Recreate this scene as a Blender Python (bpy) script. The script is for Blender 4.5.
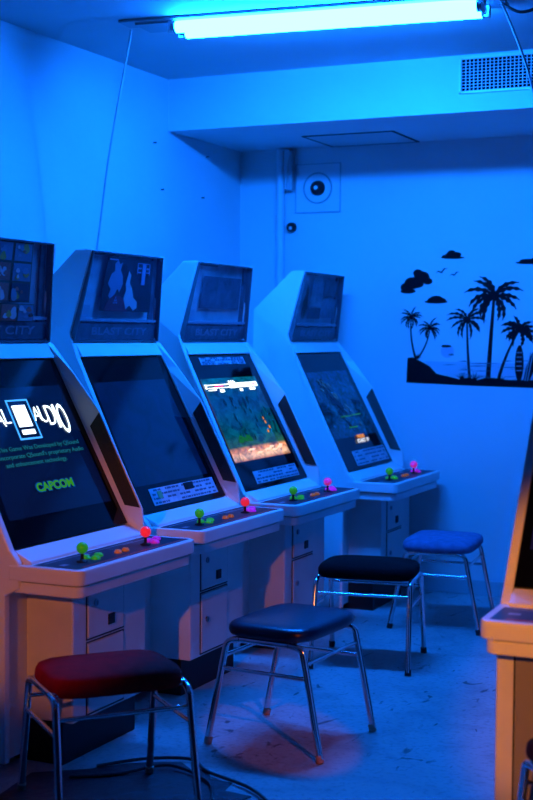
import bpy, bmesh, math, random
from mathutils import Vector, Matrix
random.seed(7)
for o in list(bpy.data.objects): bpy.data.objects.remove(o)
SC = bpy.context.scene
COL = SC.collection

# ---------------------------------------------------------------- camera
cam_d = bpy.data.cameras.new('camera'); cam = bpy.data.objects.new('camera', cam_d); COL.objects.link(cam)
Rv = Vector((0.90587086, 0.4234916, 0.0072693)); Uv = Vector((-0.02688883, 0.04037168, 0.99882287)); Fv = Vector((-0.42269962, 0.905, -0.04795872))
cam.matrix_world = Matrix(((Rv.x, Uv.x, -Fv.x, 3.2359), (Rv.y, Uv.y, -Fv.y, -3.5773), (Rv.z, Uv.z, -Fv.z, 1.2965), (0, 0, 0, 1)))
cam_d.sensor_width = 36; cam_d.sensor_fit = 'AUTO'; cam_d.lens = 1355.13 / 800 * 36
cam_d.clip_start = .05; cam_d.clip_end = 60
cam_d.dof.use_dof = True; cam_d.dof.focus_distance = 4.75; cam_d.dof.aperture_fstop = 3.2
SC.camera = cam
# ---------------------------------------------------------------- world, lamps, exposure
W = bpy.data.worlds.new('world'); SC.world = W; W.use_nodes = True
W.node_tree.nodes['Background'].inputs[0].default_value = (.0, .004, .02, 1); W.node_tree.nodes['Background'].inputs[1].default_value = .05
SC.view_settings.view_transform = 'Standard'; SC.view_settings.look = 'None'; SC.view_settings.gamma = 1
SC.view_settings.exposure = 0; SC.view_settings.use_curve_mapping = False
TUBE_COL = (.0028, .15, 1.0); TUBE_STR = 255

def spot(name, loc, target, power, size_deg, blend, col, radius):
    l = bpy.data.lights.new(name, 'SPOT'); l.energy = power; l.spot_size = math.radians(size_deg); l.spot_blend = blend
    l.color = col; l.shadow_soft_size = radius
    o = bpy.data.objects.new(name, l); COL.objects.link(o); o.location = loc
    o.rotation_euler = (Vector(target) - Vector(loc)).to_track_quat('-Z', 'Y').to_euler()
    return o
spot('warm_spot_near_cabinet', (2.1, -4.1, 1.75), (1.06, -.40, .66), 205, 13, .6, (1, .26, .025), .03)  # added unseen warm spot, cone aimed at the nearest cabinet and red stool
spot('warm_spot_floor_pool', (3.7, -2.15, 2.1), (1.46, .36, 0), 125, 7.4, .4, (1, .17, .015), .012)  # unseen warm spot, cone sized to the orange pool under the navy stool
spot('warm_spot_right_cabinet', (2.95, -3.9, 1.7), (2.60, -.4, .56), 420, 14.5, .5, (1, .30, .005), .04)  # added unseen spot that lights the front of the right-edge cabinet

# ---------------------------------------------------------------- materials
MATS = {}
def mat(name, col, rough=.5, metal=0, spec=.5, emit=None, estr=0, noise=None, bump=0, coat=0, sheen=0):
    if name in MATS: return MATS[name]
    m = bpy.data.materials.new(name); m.use_nodes = True; nt = m.node_tree; b = nt.nodes['Principled BSDF']
    b.inputs['Base Color'].default_value = (*col, 1); b.inputs['Roughness'].default_value = rough
    b.inputs['Metallic'].default_value = metal; b.inputs['Specular IOR Level'].default_value = spec
    b.inputs['Coat Weight'].default_value = coat; b.inputs['Sheen Weight'].default_value = sheen
    if emit: b.inputs['Emission Color'].default_value = (*emit, 1); b.inputs['Emission Strength'].default_value = estr
    tc = nt.nodes.new('ShaderNodeTexCoord')
    if noise:
        sc, amt = noise
        n = nt.nodes.new('ShaderNodeTexNoise'); n.inputs['Scale'].default_value = sc; n.inputs['Detail'].default_value = 6
        nt.links.new(tc.outputs['Object'], n.inputs['Vector'])
        r = nt.nodes.new('ShaderNodeValToRGB'); r.color_ramp.elements[0].position = .3; r.color_ramp.elements[1].position = .7
        r.color_ramp.elements[0].color = (*[c * (1 - amt) for c in col], 1); r.color_ramp.elements[1].color = (*[min(1, c * (1 + amt * .4)) for c in col], 1)
        nt.links.new(n.outputs['Fac'], r.inputs[0]); nt.links.new(r.outputs[0], b.inputs['Base Color'])
    if bump:
        n = nt.nodes.new('ShaderNodeTexNoise'); n.inputs['Scale'].default_value = bump[0]; n.inputs['Detail'].default_value = 4
        nt.links.new(tc.outputs['Object'], n.inputs['Vector'])
        bp = nt.nodes.new('ShaderNodeBump'); bp.inputs['Strength'].default_value = bump[1]; bp.inputs['Distance'].default_value = .01
        nt.links.new(n.outputs['Fac'], bp.inputs['Height']); nt.links.new(bp.outputs[0], b.inputs['Normal'])
    MATS[name] = m; return m
def emat(name, col, s):
    if name in MATS: return MATS[name]
    m = bpy.data.materials.new(name); m.use_nodes = True; nt = m.node_tree; nt.nodes.clear()
    e = nt.nodes.new('ShaderNodeEmission'); o = nt.nodes.new('ShaderNodeOutputMaterial')
    e.inputs[0].default_value = (*col, 1); e.inputs[1].default_value = s; nt.links.new(e.outputs[0], o.inputs[0])
    MATS[name] = m; return m
def clear_cover(name, alpha, tint):
    if name in MATS: return MATS[name]
    m = bpy.data.materials.new(name); m.use_nodes = True; nt = m.node_tree; b = nt.nodes['Principled BSDF']
    b.inputs['Base Color'].default_value = (*tint, 1); b.inputs['Roughness'].default_value = .15; b.inputs['Specular IOR Level'].default_value = .2; b.inputs['Alpha'].default_value = alpha
    MATS[name] = m; return m
def floor_mat():
    m = bpy.data.materials.new('worn_floor'); m.use_nodes = True; nt = m.node_tree; b = nt.nodes['Principled BSDF']
    tc = nt.nodes.new('ShaderNodeTexCoord')
    def N(scale, det=8, dist=0):
        n = nt.nodes.new('ShaderNodeTexNoise'); n.inputs['Scale'].default_value = scale; n.inputs['Detail'].default_value = det; n.inputs['Distortion'].default_value = dist
        nt.links.new(tc.outputs['Object'], n.inputs['Vector']); return n
    def ramp(src, p0, c0, p1, c1):
        r = nt.nodes.new('ShaderNodeValToRGB'); e = r.color_ramp.elements
        e[0].position = p0; e[0].color = (*c0, 1); e[1].position = p1; e[1].color = (*c1, 1); nt.links.new(src, r.inputs[0]); return r
    def mul(a, c):
        x = nt.nodes.new('ShaderNodeMix'); x.data_type = 'RGBA'; x.blend_type = 'MULTIPLY'; x.inputs[0].default_value = 1
        nt.links.new(a, x.inputs[6]); nt.links.new(c, x.inputs[7]); return x.outputs[2]
    a = ramp(N(1.6, 8, .4).outputs['Fac'], .3, (.28, .28, .27), .7, (.40, .40, .39))
    c = ramp(N(7, 10, .6).outputs['Fac'], .33, (.80, .80, .80), .52, (1, 1, 1))
    mp = nt.nodes.new('ShaderNodeMapping'); mp.inputs['Scale'].default_value = (3.2, 1.5, 1); nt.links.new(tc.outputs['Object'], mp.inputs[0])
    n3 = N(4.5, 12, 1.5); nt.links.new(mp.outputs[0], n3.inputs['Vector'])
    d = ramp(n3.outputs['Fac'], .30, (.25, .25, .25), .36, (1, 1, 1))
    v = nt.nodes.new('ShaderNodeTexNoise'); v.inputs['Scale'].default_value = 55; nt.links.new(tc.outputs['Object'], v.inputs[0])
    f = ramp(v.outputs['Fac'], .3, (.75, .75, .75), .5, (1, 1, 1))
    nt.links.new(mul(mul(mul(a.outputs[0], c.outputs[0]), d.outputs[0]), f.outputs[0]), b.inputs['Base Color'])
    b.inputs['Roughness'].default_value = .6
    bp = nt.nodes.new('ShaderNodeBump'); bp.inputs['Strength'].default_value = .25; bp.inputs['Distance'].default_value = .01
    nt.links.new(n3.outputs['Fac'], bp.inputs['Height']); nt.links.new(bp.outputs[0], b.inputs['Normal'])
    return m
M_WALL = mat('white_wall_paint', (.66, .66, .66), .55, noise=(2.2, .06), bump=(40, .05))
M_CEIL = mat('white_ceiling_paint', (.52, .52, .52), .7, noise=(1.5, .06))
M_FLOOR = floor_mat()
M_CAB = mat('white_cabinet_plastic', (.78, .77, .74), .32, noise=(5, .05))
M_CABM = mat('white_painted_steel', (.66, .65, .62), .42, noise=(6, .10))
M_BLACK = mat('black_plastic', (.008, .008, .009), .5, spec=.25)
M_GRILL = mat('black_speaker_mesh', (.010, .009, .009), .28, bump=(300, .4))
M_GLASS = mat('black_monitor_glass', (.002, .002, .003), .06, spec=.2)
M_DARKGLASS = mat('unlit_tube_face', (.030, .032, .040), .10, noise=(3, .3))
M_CHROME = mat('chrome_tube', (.75, .75, .76), .14, metal=1)
M_STEEL = mat('dull_steel', (.35, .35, .36), .3, metal=1)
M_RUBBER = mat('tan_rubber_foot', (.45, .30, .22), .7)
M_RUBBERK = mat('black_rubber_foot', (.02, .02, .02), .7)
M_GAP = mat('dark_seam', (.02, .02, .022), .8)
M_SILH = mat('black_vinyl_sticker', (.004, .004, .006), .7, spec=.1)
M_SILHG = mat('thin_grey_vinyl_sticker', (.25, .27, .32), .5)
M_SEA = mat('streaked_sea_sticker', (.10, .12, .16), .5)
M_CORD = mat('white_cord', (.5, .5, .5), .5)
M_CORDK = mat('black_cord', (.015, .015, .015), .5)

# ---------------------------------------------------------------- helpers
def link(name, bm, m, parent=None, smooth=False, bevel=0, seg=2, mats=None):
    me = bpy.data.meshes.new(name); bmesh.ops.recalc_face_normals(bm, faces=bm.faces[:]); bm.to_mesh(me); bm.free()
    for x in (mats or [m]): me.materials.append(x)
    if smooth:
        for p in me.polygons: p.use_smooth = True
    o = bpy.data.objects.new(name, me); COL.objects.link(o)
    if parent: o.parent = parent
    if bevel:
        b = o.modifiers.new('bevel', 'BEVEL'); b.width = bevel; b.segments = seg; b.limit_method = 'ANGLE'; b.angle_limit = math.radians(40)
    if smooth:
        try: me.set_sharp_from_angle(angle=math.radians(50))
        except Exception: pass
    return o
def tag(o, label, cat, group=None):
    o['label'] = label; o['category'] = cat
    if group: o['group'] = group
    return o
def root(name, loc, rz, label, cat, group=None):
    o = bpy.data.objects.new(name, None); COL.objects.link(o); o.location = loc; o.rotation_euler = (0, 0, rz); o.empty_display_size = .1
    return tag(o, label, cat, group)
def struct(name, bm, m, **k):
    o = link(name, bm, m, **k); o['kind'] = 'structure'; return o
def box(bm, x0, x1, y0, y1, z0, z1, mi=0):
    vs = [bm.verts.new((x, y, z)) for x in (x0, x1) for y in (y0, y1) for z in (z0, z1)]
    for f in ((0, 1, 3, 2), (4, 6, 7, 5), (0, 4, 5, 1), (2, 3, 7, 6), (0, 2, 6, 4), (1, 5, 7, 3)):
        bm.faces.new([vs[i] for i in f]).material_index = mi
    return bm
def B(*a): return box(bmesh.new(), *a)
def prism(bm, A, Bp, mi=0):
    """closed solid between two matching point rings"""
    a = [bm.verts.new(p) for p in A]; b = [bm.verts.new(p) for p in Bp]; n = len(a)
    bm.faces.new(a).material_index = mi; bm.faces.new(b[::-1]).material_index = mi
    for i in range(n):
        bm.faces.new((a[i], b[i], b[(i + 1) % n], a[(i + 1) % n])).material_index = mi
    return bm
def tube(bm, pts, r, n=10, closed=False):
    pts = [Vector(p) for p in pts]; rings = []
    up = None
    for i, p in enumerate(pts):
        if i == 0: t = pts[1] - p
        elif i == len(pts) - 1: t = p - pts[i - 1]
        else: t = (pts[i + 1] - p).normalized() + (p - pts[i - 1]).normalized()
        t.normalize()
        if up is None:
            up = Vector((0, 0, 1)) if abs(t.z) < .9 else Vector((1, 0, 0))
        s = t.cross(up).normalized(); up = s.cross(t).normalized()
        rr = r[i] if isinstance(r, (list, tuple)) else r
        rings.append([bm.verts.new(p + (s * math.cos(a) + up * math.sin(a)) * rr) for a in [2 * math.pi * k / n for k in range(n)]])
    for a, b in zip(rings, rings[1:]):
        for k in range(n): bm.faces.new((a[k], a[(k + 1) % n], b[(k + 1) % n], b[k]))
    bm.faces.new(rings[0]); bm.faces.new(rings[-1][::-1])
    return bm
def fillet(pts, r, n=5):
    """round the inner corners of a polyline"""
    P = [Vector(p) for p in pts]; out = [P[0]]
    for i in range(1, len(P) - 1):
        a = (P[i - 1] - P[i]); b = (P[i + 1] - P[i]); d = min(r, a.length * .45, b.length * .45)
        p0 = P[i] + a.normalized() * d; p1 = P[i] + b.normalized() * d
        for k in range(n + 1):
            t = k / n; out.append(p0 * (1 - t) ** 2 + P[i] * 2 * t * (1 - t) + p1 * t * t)
    out.append(P[-1]); return out
def lathe(bm, prof, c, n=20, axis='z'):
    rings = []
    for (r, h) in prof:
        rings.append([bm.verts.new((c[0] + r * math.cos(a), c[1] + r * math.sin(a), c[2] + h)) for a in [2 * math.pi * k / n for k in range(n)]])
    for a, b in zip(rings, rings[1:]):
        for k in range(n): bm.faces.new((a[k], a[(k + 1) % n], b[(k + 1) % n], b[k]))
    bm.faces.new(rings[0][::-1]); bm.faces.new(rings[-1]); return bm
def ball(bm, c, r, u=20, v=12):
    bmesh.ops.create_uvsphere(bm, u_segments=u, v_segments=v, radius=r, matrix=Matrix.Translation(c)); return bm
def text(name, s, frame, size, m, parent, width=None, thick=.0006, bold=0):
    """lettering laid on a surface; frame = (origin, right, up) in the parent's space"""
    cu = bpy.data.curves.new(name, 'FONT'); cu.body = s; cu.size = size; cu.extrude = thick; cu.offset = bold
    cu.align_x = 'CENTER'; cu.align_y = 'CENTER'; cu.resolution_u = 3
    t = bpy.data.objects.new(name, cu); COL.objects.link(t)
    dg = bpy.context.evaluated_depsgraph_get(); me = bpy.data.meshes.new_from_object(t.evaluated_get(dg))
    bpy.data.objects.remove(t)
    if width:
        xs = [v.co.x for v in me.vertices]; w = max(xs) - min(xs)
        for v in me.vertices: v.co.x *= width / w
    me.materials.clear(); me.materials.append(m)
    o, r, u = [Vector(q) for q in frame]; r = r.normalized(); n = r.cross(u).normalized(); u = n.cross(r)
    for v in me.vertices:
        c = v.co.copy(); v.co = o + r * c.x + u * c.y + n * c.z
    ob = bpy.data.objects.new(name, me); COL.objects.link(ob); ob.parent = parent
    return ob

# ================================================================ the room
HC, YW, YB, ZB = 2.5245, 3.0, 2.2065, 2.277
X1, Y0 = 4.3, -5.0
struct('floor', B(-.1, X1 + .1, Y0 - .1, YW + .1, -.1, 0), M_FLOOR)
struct('ceiling', B(-.1, X1 + .1, Y0 - .1, YW + .1, HC, HC + .1), M_CEIL)
struct('wall_left', B(-.1, 0, Y0, YW, 0, HC), M_WALL)
struct('wall_back', B(-.1, X1 + .1, YW, YW + .1, 0, HC), M_WALL)
M_DARKWALL = mat('unseen_wall_darkened', (.02, .02, .022), .85)  # walls out of view, made dark to cut blue bounce light
struct('wall_right', B(X1, X1 + .1, Y0, YW, 0, HC), M_DARKWALL)
struct('wall_front', B(-.1, X1 + .1, Y0 - .1, Y0, 0, HC), M_DARKWALL)
struct('trim_1', B(0, X1, YB, YW, ZB, HC), M_WALL)                     # the boxed beam under the ceiling
struct('baseboard_back', B(0, X1, YW - .012, YW, 0, .075), mat('grey_skirting', (.45, .45, .46), .5), bevel=.003)
# access hatch in the underside of the beam
bm = bmesh.new()
hx0, hx1, hy0, hy1, hz = .532, 1.012, 2.595, 2.99, ZB
for (a, b, c, d) in ((hx0, hx1, hy0, hy0 + .012), (hx0, hx1, hy1 - .012, hy1), (hx0, hx0 + .012, hy0, hy1), (hx1 - .012, hx1, hy0, hy1)): box(bm, a, b, c, d, hz - .004, hz)
hr = root('access_hatch', (.75, 2.785, ZB), 0, 'square ceiling access hatch with thin dark metal rim under the beam', 'hatch')
def rel(o, r):
    o.parent = r; o.matrix_parent_inverse = Matrix.Translation(-r.location); return o
rel(link('hatch_rim', bm, M_GAP), hr); rel(link('hatch_panel', B(hx0 + .012, hx1 - .012, hy0 + .012, hy1 - .012, hz - .003, hz), M_CEIL), hr)

# ---------------------------------------------------------------- fluorescent fixture
def light_fixture():
    ang = math.atan2(.125, 1.18)
    r = root('ceiling_light', (1.235, 1.205, HC), ang, 'twin-tube fluorescent ceiling light glowing intense blue white', 'ceiling light')
    m_h = mat('fixture_enamel', (.30, .30, .31), .4)
    link('housing', B(-.82, .72, -.085, .02, -.012, 0), m_h, r, bevel=.004)
    link('housing_cover', B(-.66, .66, -.02, .085, -.008, 0), mat('reflector_white', (.85, .85, .85), .35), r, bevel=.003)
    link('end_plate', B(-.76, -.60, -.06, .09, -.020, -.008), m_h, r, bevel=.003)
    link('end_plate', B(.60, .68, -.05, .09, -.020, -.008), m_h, r, bevel=.003)
    e = emat('blue_tube_glow', TUBE_COL, TUBE_STR)
    for y in (-.052, .052):
        bm = bmesh.new(); tube(bm, [(-.585, y, -.037), (.585, y, -.037)], .023, 14)
        t = link('fluorescent_tube', bm, e, r, smooth=True)
        for sx in (-1, 1):
            bm = bmesh.new(); tube(bm, [(sx * .586, y, -.037), (sx * .604, y, -.037)], .0234, 14)
            link('tube_cap', bm, M_STEEL, t, smooth=True)
            bm = bmesh.new(); box(bm, sx * .605 - .010, sx * .605 + .010, y - .018, y + .018, -.060, -.012)
            link('lamp_socket', bm, mat('socket_white', (.6, .6, .6), .4), r, bevel=.003)
light_fixture()
def cord(name, pts, rad, m, label, cat='cord'):
    P = [Vector(p) for p in pts]; out = []
    for i in range(len(P) - 1):
        p0 = P[max(i - 1, 0)]; p1 = P[i]; p2 = P[i + 1]; p3 = P[min(i + 2, len(P) - 1)]
        for k in range(8):
            t = k / 8; out.append(.5 * ((2 * p1) + (-p0 + p2) * t + (2 * p0 - 5 * p1 + 4 * p2 - p3) * t * t + (-p0 + 3 * p1 - 3 * p2 + p3) * t ** 3))
    out.append(P[-1]); bm = bmesh.new(); tube(bm, out, rad, 6)
    return tag(link(name, bm, m, smooth=True), label, cat)
cord('power_cord', [(.473, 1.06, 2.488), (.438, 1.08, 2.376), (.364, 1.12, 2.151), (.308, 1.15, 1.958), (.241, 1.19, 1.681), (.17, 1.22, 1.40), (.08, 1.23, .9), (.05, 1.23, .3), (.06, 1.23, .01)], .0045, M_CORD, 'thin white power cord hanging from the left end of the ceiling light')
cord('power_cord', [(1.9, 1.24, 2.505), (1.925, 1.27, 2.44), (1.97, 1.29, 2.32), (2.01, 1.30, 2.186), (2.06, 1.32, 1.95), (2.16, 1.4, 1.3), (2.2, 1.5, .5), (2.2, 1.5, .006)], .0045, M_CORD, 'thin pale cord slanting down at the right edge in front of the air vent')
cord('cable', [(1.86, 1.3, 2.518), (1.90, 1.3, 2.50), (1.958, 1.3, 2.469), (2.03, 1.3, 2.48), (2.12, 1.3, 2.517)], .006, M_CORDK, 'black cable looping under the ceiling at the top right corner', 'cable')

# ---------------------------------------------------------------- beam vent grille
def vent():
    x0, x1, z0, z1 = 1.455, 2.02, 2.355, 2.515
    r = root('air_vent', ((x0 + x1) / 2, YB, (z0 + z1) / 2), 0, 'rectangular air vent grille with dark square openings on the beam face', 'vent')
    w, h = (x1 - x0) / 2, (z1 - z0) / 2
    bm = bmesh.new(); b = .012
    for a in ((-w, w, -h, -h + b), (-w, w, h - b, h), (-w, -w + b, -h, h), (w - b, w, -h, h)): box(bm, a[0], a[1], -.010, 0, a[2], a[3])
    link('vent_frame', bm, M_CAB, r, bevel=.002)
    link('vent_backing', B(-w + b, w - b, -.002, -.0005, -h + b, h - b), mat('vent_dark', (.002, .002, .002), 1, spec=0), r)  # black sheet stands in for the unlit hollow behind the grid
    bm = bmesh.new(); n = 30
    for i in range(1, n): x = -w + b + (2 * w - 2 * b) * i / n; box(bm, x - .0017, x + .0017, -.006, -.002, -h + b, h - b)
    for i in range(1, 10): z = -h + b + (2 * h - 2 * b) * i / 10; box(bm, -w + b, w - b, -.006, -.002, z - .0010, z + .0010)
    link('vent_grid', bm, M_CABM, r)
vent()

# ---------------------------------------------------------------- back wall fittings
def fan_plate():
    r = root('exhaust_outlet', (.455, YW, 2.065), 0, 'square wall plate with a round exhaust outlet and dark centre by the pipe', 'vent')
    h = .128
    bm = bmesh.new(); box(bm, -h, h, -.008, 0, -h, h); link('wall_plate', bm, M_WALL, r, bevel=.003)
    bm = bmesh.new()
    for a in ((-h, h, -h, -h + .004), (-h, h, h - .004, h), (-h, -h + .004, -h, h), (h - .004, h, -h, h)): box(bm, a[0], a[1], -.010, -.007, a[2], a[3])
    link('plate_edge', bm, M_STEEL, r)
    def ring(r0, r1, y0, y1, name, m):
        bm = bmesh.new(); n = 36
        V = [[bm.verts.new((rr * math.cos(2 * math.pi * k / n), yy, rr * math.sin(2 * math.pi * k / n))) for k in range(n)] for rr, yy in ((r0, y0), (r1, y0), (r1, y1), (r0, y1))]
        for j in range(4):
            for k in range(n): bm.faces.new((V[j][k], V[j][(k + 1) % n], V[(j + 1) % 4][(k + 1) % n], V[(j + 1) % 4][k]))
        return link(name, bm, m, r, smooth=True)
    ring(.074, .082, -.014, -.006, 'outer_ring', mat('grey_ring', (.28, .28, .29), .5)); ring(.042, .074, -.011, -.007, 'outlet_flange', M_WALL)
    bm = bmesh.new(); tube(bm, [(0, -.030, 0), (0, -.008, 0)], [.034, .040], 24); link('outlet_cap', bm, M_BLACK, r, smooth=True)
    bm = bmesh.new(); tube(bm, [(0, -.038, 0), (0, -.030, 0)], .011, 12); link('centre_screw', bm, M_CHROME, r, smooth=True)
fan_plate()
bm = bmesh.new(); tube(bm, [(.250, YW - .026, .0), (.250, YW - .026, ZB)], .022, 16)
pr = tag(link('wall_pipe', bm, M_WALL, smooth=True), 'slim white painted pipe running up the back wall beside the corner', 'pipe')
bm = bmesh.new(); box(bm, .278, .322, YW - .05, YW, 2.055, 2.262)
j = root('junction_box', (.30, YW, 2.16), 0, 'narrow box with a grey looped cable at the top of the wall pipe', 'junction box')
rel(link('box_body', bm, mat('dim_grey_plastic', (.45, .45, .46), .5), bevel=.004), j)
bm = bmesh.new(); tube(bm, fillet([(.262, YW - .056, 2.27), (.318, YW - .058, 2.262), (.300, YW - .060, 2.17), (.292, YW - .058, 2.06)], .04), .005, 6)
rel(link('looped_cable', bm, M_CORD, smooth=True), j)
rd = root('wall_fitting', (.305, YW, 1.864), 0, 'small round black fitting with a pale centre on the back wall', 'wall fitting')
bm = bmesh.new(); tube(bm, [(0, -.022, 0), (0, 0, 0)], [.024, .028], 18); link('knob_body', bm, M_BLACK, rd, smooth=True)
bm = bmesh.new(); tube(bm, [(.002, -.027, -.004), (.002, -.021, -.004)], .009, 10); link('knob_centre', bm, M_CABM, rd, smooth=True)
NL = ['small dark wall nail just in front of the beam, upper of its pair', 'small dark wall nail right below the beam near the back corner', 'small dark wall nail, lower one in front of the beam', 'small dark wall nail, lower one near the back corner']
for (y, z), lb in zip(((2.064, 2.204), (2.6, 2.201), (2.137, 1.99), (2.555, 1.99)), NL):
    bm = bmesh.new(); tube(bm, [(0, y, z), (.012, y, z), (.014, y, z)], [.0025, .0025, .005], 8); tag(link('wall_nail', bm, M_BLACK), lb, 'nail')

# ---------------------------------------------------------------- beach sticker on the back wall
def mural():
    r = root('beach_wall_sticker', (.956, YW, 1.05), 0, 'black beach silhouette wall sticker with palms, clouds, birds and surfboards on the back wall', 'wall sticker')
    def P(u, v, y=0):      # sticker drawing units -> metres on the wall
        a = 1.066 + (381 - v) * .00509; b = 1.046 + (388 - v) * .00489
        return ((u - 407) * .005167, -.0012 - y, a + (b - a) * (u - 407) / 126 - 1.05)
    def poly(bm, pts, lay=0):
        f = [P(u, v, .0006 + lay) for u, v in pts]; g = [(p[0], -.0002, p[2]) for p in f]
        try: prism(bm, f, g)
        except Exception: pass
    def blob(bm, c, parts):
        for k, (du, dv, ru, rv) in enumerate(parts):
            poly(bm, [(c[0] + du + ru * math.cos(a), c[1] + dv + rv * math.sin(a)) for a in [2 * math.pi * q / 18 for q in range(18)]], k * .00004)
    def part(name, fn, m=M_SILH):
        bm = bmesh.new(); fn(bm); return link(name, bm, m, r)
    part('cloud', lambda b: blob(b, (452, 255.5), [(0, 0, 8, 3.4), (-1, -2.5, 4.5, 3), (4, -1, 5, 2.6), (0, 2, 12, 1.4), (-6, 1, 5, 2)]))
    part('cloud', lambda b: blob(b, (415, 281), [(6, -4, 8, 6), (2, -8, 5, 4), (12, 0, 5, 3.4), (-4, 2, 8, 6), (-10, 6, 6, 4.5), (-8, 10, 8, 2.4), (0, 3, 8, 4)]))
    part('cloud', lambda b: blob(b, (436, 300), [(0, -1, 7, 3.6), (0, 1.5, 12, 1.8), (-5, 0, 4, 2.6), (5, 0, 5, 2.4)]))
    part('cloud', lambda b: blob(b, (527, 262), [(0, -1, 9, 2.4), (0, .6, 13, 1.5), (6, -2, 5, 2)]))
    def bird(b, u, v, s):
        poly(b, [(u - 6 * s, v + 2.5 * s), (u - 3.5 * s, v - .6 * s), (u - .3 * s, v + .5 * s), (u + 2.5 * s, v - 3 * s), (u + 6.5 * s, v - 3 * s), (u + 3 * s, v - 1.6 * s), (u + .6 * s, v + 2 * s), (u - 1.2 * s, v + 1.8 * s), (u - 3.4 * s, v + .6 * s)])
    part('bird', lambda b: bird(b, 441, 271, 1)); part('bird', lambda b: bird(b, 454, 274, .8))
    def frond(b, u, v, ang, L, droop, w):
        pts = []; n = 9; x, y, a = u, v, ang
        for i in range(n + 1):
            pts.append((x, y, a)); x += math.cos(a) * L / n; y -= math.sin(a) * L / n
            a += (-droop if math.cos(ang) >= 0 else droop) / n
        top = []; bot = []
        for i, (x, y, a) in enumerate(pts):
            t = i / n; ww = w * (math.sin(math.pi * min(1, t * .9 + .08)) ** .7) * (1.0 if i % 2 else .5)
            nx, ny = math.sin(a), math.cos(a)
            top.append((x + nx * -ww * .7, y - ny * ww * .7)); bot.append((x + nx * ww, y + ny * ww))
        poly(b, top + bot[::-1], random.random() * .0005)
    def palm(b, crown, base, mid, L, tw, n, w, seed):
        random.seed(seed); a = []
        for k in range(9):
            t = k / 8; a.append(((1 - t) ** 2 * base[0] + 2 * t * (1 - t) * mid[0] + t * t * crown[0], (1 - t) ** 2 * base[1] + 2 * t * (1 - t) * mid[1] + t * t * crown[1], tw * (1.25 - .6 * t)))
        poly(b, [(x - q, y) for x, y, q in a] + [(x + q, y) for x, y, q in a[::-1]])
        for k in range(n):
            ang = math.radians(-50 + 280 * k / (n - 1) + random.uniform(-6, 6)); frond(b, crown[0], crown[1], ang, L * random.uniform(.85, 1.1), random.uniform(.8, 1.6), w * .62)
        blob(b, crown, [(0, 0, tw * 1.6, tw * 1.8)])
    part('palm_tree', lambda b: palm(b, (410.5, 317), (415.5, 358), (409, 338), 12.5, .9, 13, 2.0, 1))
    part('palm_tree', lambda b: palm(b, (430, 328), (418, 358), (428, 345), 12.5, .8, 13, 2.0, 2))
    part('palm_tree', lambda b: palm(b, (467.5, 320), (471, 380), (468, 350), 21, 1.2, 12, 3.2, 3))
    part('palm_tree', lambda b: palm(b, (494, 296), (489, 382), (491, 340), 30, 2.0, 13, 5.2, 4))
    part('palm_tree', lambda b: palm(b, (519, 330), (499, 381), (506, 352), 18, 1.4, 13, 4.4, 5))
    def surf(b):
        poly(b, [(519.5 + 4.2 * math.cos(a), 363.5 + 18.5 * math.sin(a)) for a in [2 * math.pi * q / 22 for q in range(22)]], .0008)
    part('surfboard', surf)
    part('surfboard', lambda b: poly(b, [(531 + 4.2 * math.cos(a) * math.cos(.3) + 19 * math.sin(a) * math.sin(.3) * -1, 366 + 19 * math.sin(a) * math.cos(.3) + 4.2 * math.cos(a) * math.sin(.3)) for a in [2 * math.pi * q / 22 for q in range(22)]], .0008))
    def stripes(b):
        for k in range(5): poly(b, [(516.8, 352 + k * 4.5), (522, 352 + k * 4.5), (522, 353 + k * 4.5), (516.8, 353 + k * 4.5)], .0016)
        for k in (0, 1): poly(b, [(530 + k * 2.4, 352), (530.8 + k * 2.4, 352), (525.8 + k * 2.4, 381), (524.8 + k * 2.4, 381)], .0016)
    part('board_stripes', stripes, M_SILHG)
    part('beach', lambda b: poly(b, [(407.3, 357.7), (412, 357), (423, 362), (430, 366), (437.4, 373.5), (448, 376), (460, 379), (470, 377.5), (478, 380), (486, 378), (490, 377), (500, 379), (510, 380), (533, 380), (575, 383), (575, 391), (533, 388), (480, 386), (440, 384), (406.4, 382.5)]))
    def bushes(b):
        random.seed(11)
        for cu, cv, n, L in ((417, 358, 7, 6), (463, 378, 7, 8), (476, 379, 6, 9), (488, 380, 6, 8), (503, 380, 5, 6)):
            for k in range(n):
                a = math.radians(25 + 130 * k / (n - 1)); poly(b, [(cu - .9, cv + 1), (cu + L * math.cos(a), cv - L * math.sin(a) * random.uniform(.6, 1)), (cu + .9, cv + 1)], k * .00004)
    part('bush', bushes)
    def sea(b):
        random.seed(5)
        for k in range(46):
            v = 360.5 + random.random() ** .8 * 19; lo = 428 + (v - 360) * 1.3; u = random.uniform(lo, 560); L = random.uniform(8, 34); h = random.uniform(.25, .6)
            poly(b, [(u, v), (u + L * .5, v - h), (u + L, v), (u + L * .5, v + h)], k * .000008)
    part('sea', sea, M_SEA)
    part('sea_band', lambda b: poly(b, [(424, 361), (575, 365), (575, 384), (455, 378), (437, 372)], -.0004), mat('pale_sea_sticker', (.46, .50, .56), .5))
    part('sun', lambda b: blob(b, (448, 351), [(0, 0, 6.6, 6.6)]), mat('faded_sun_sticker', (.50, .46, .56), .5))
    part('sun_cloud', lambda b: blob(b, (447, 346), [(0, 0, 5, 1.4)])); part('sun_cloud', lambda b: blob(b, (452, 354.5), [(0, 0, 2.6, .9)]))
mural()

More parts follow.
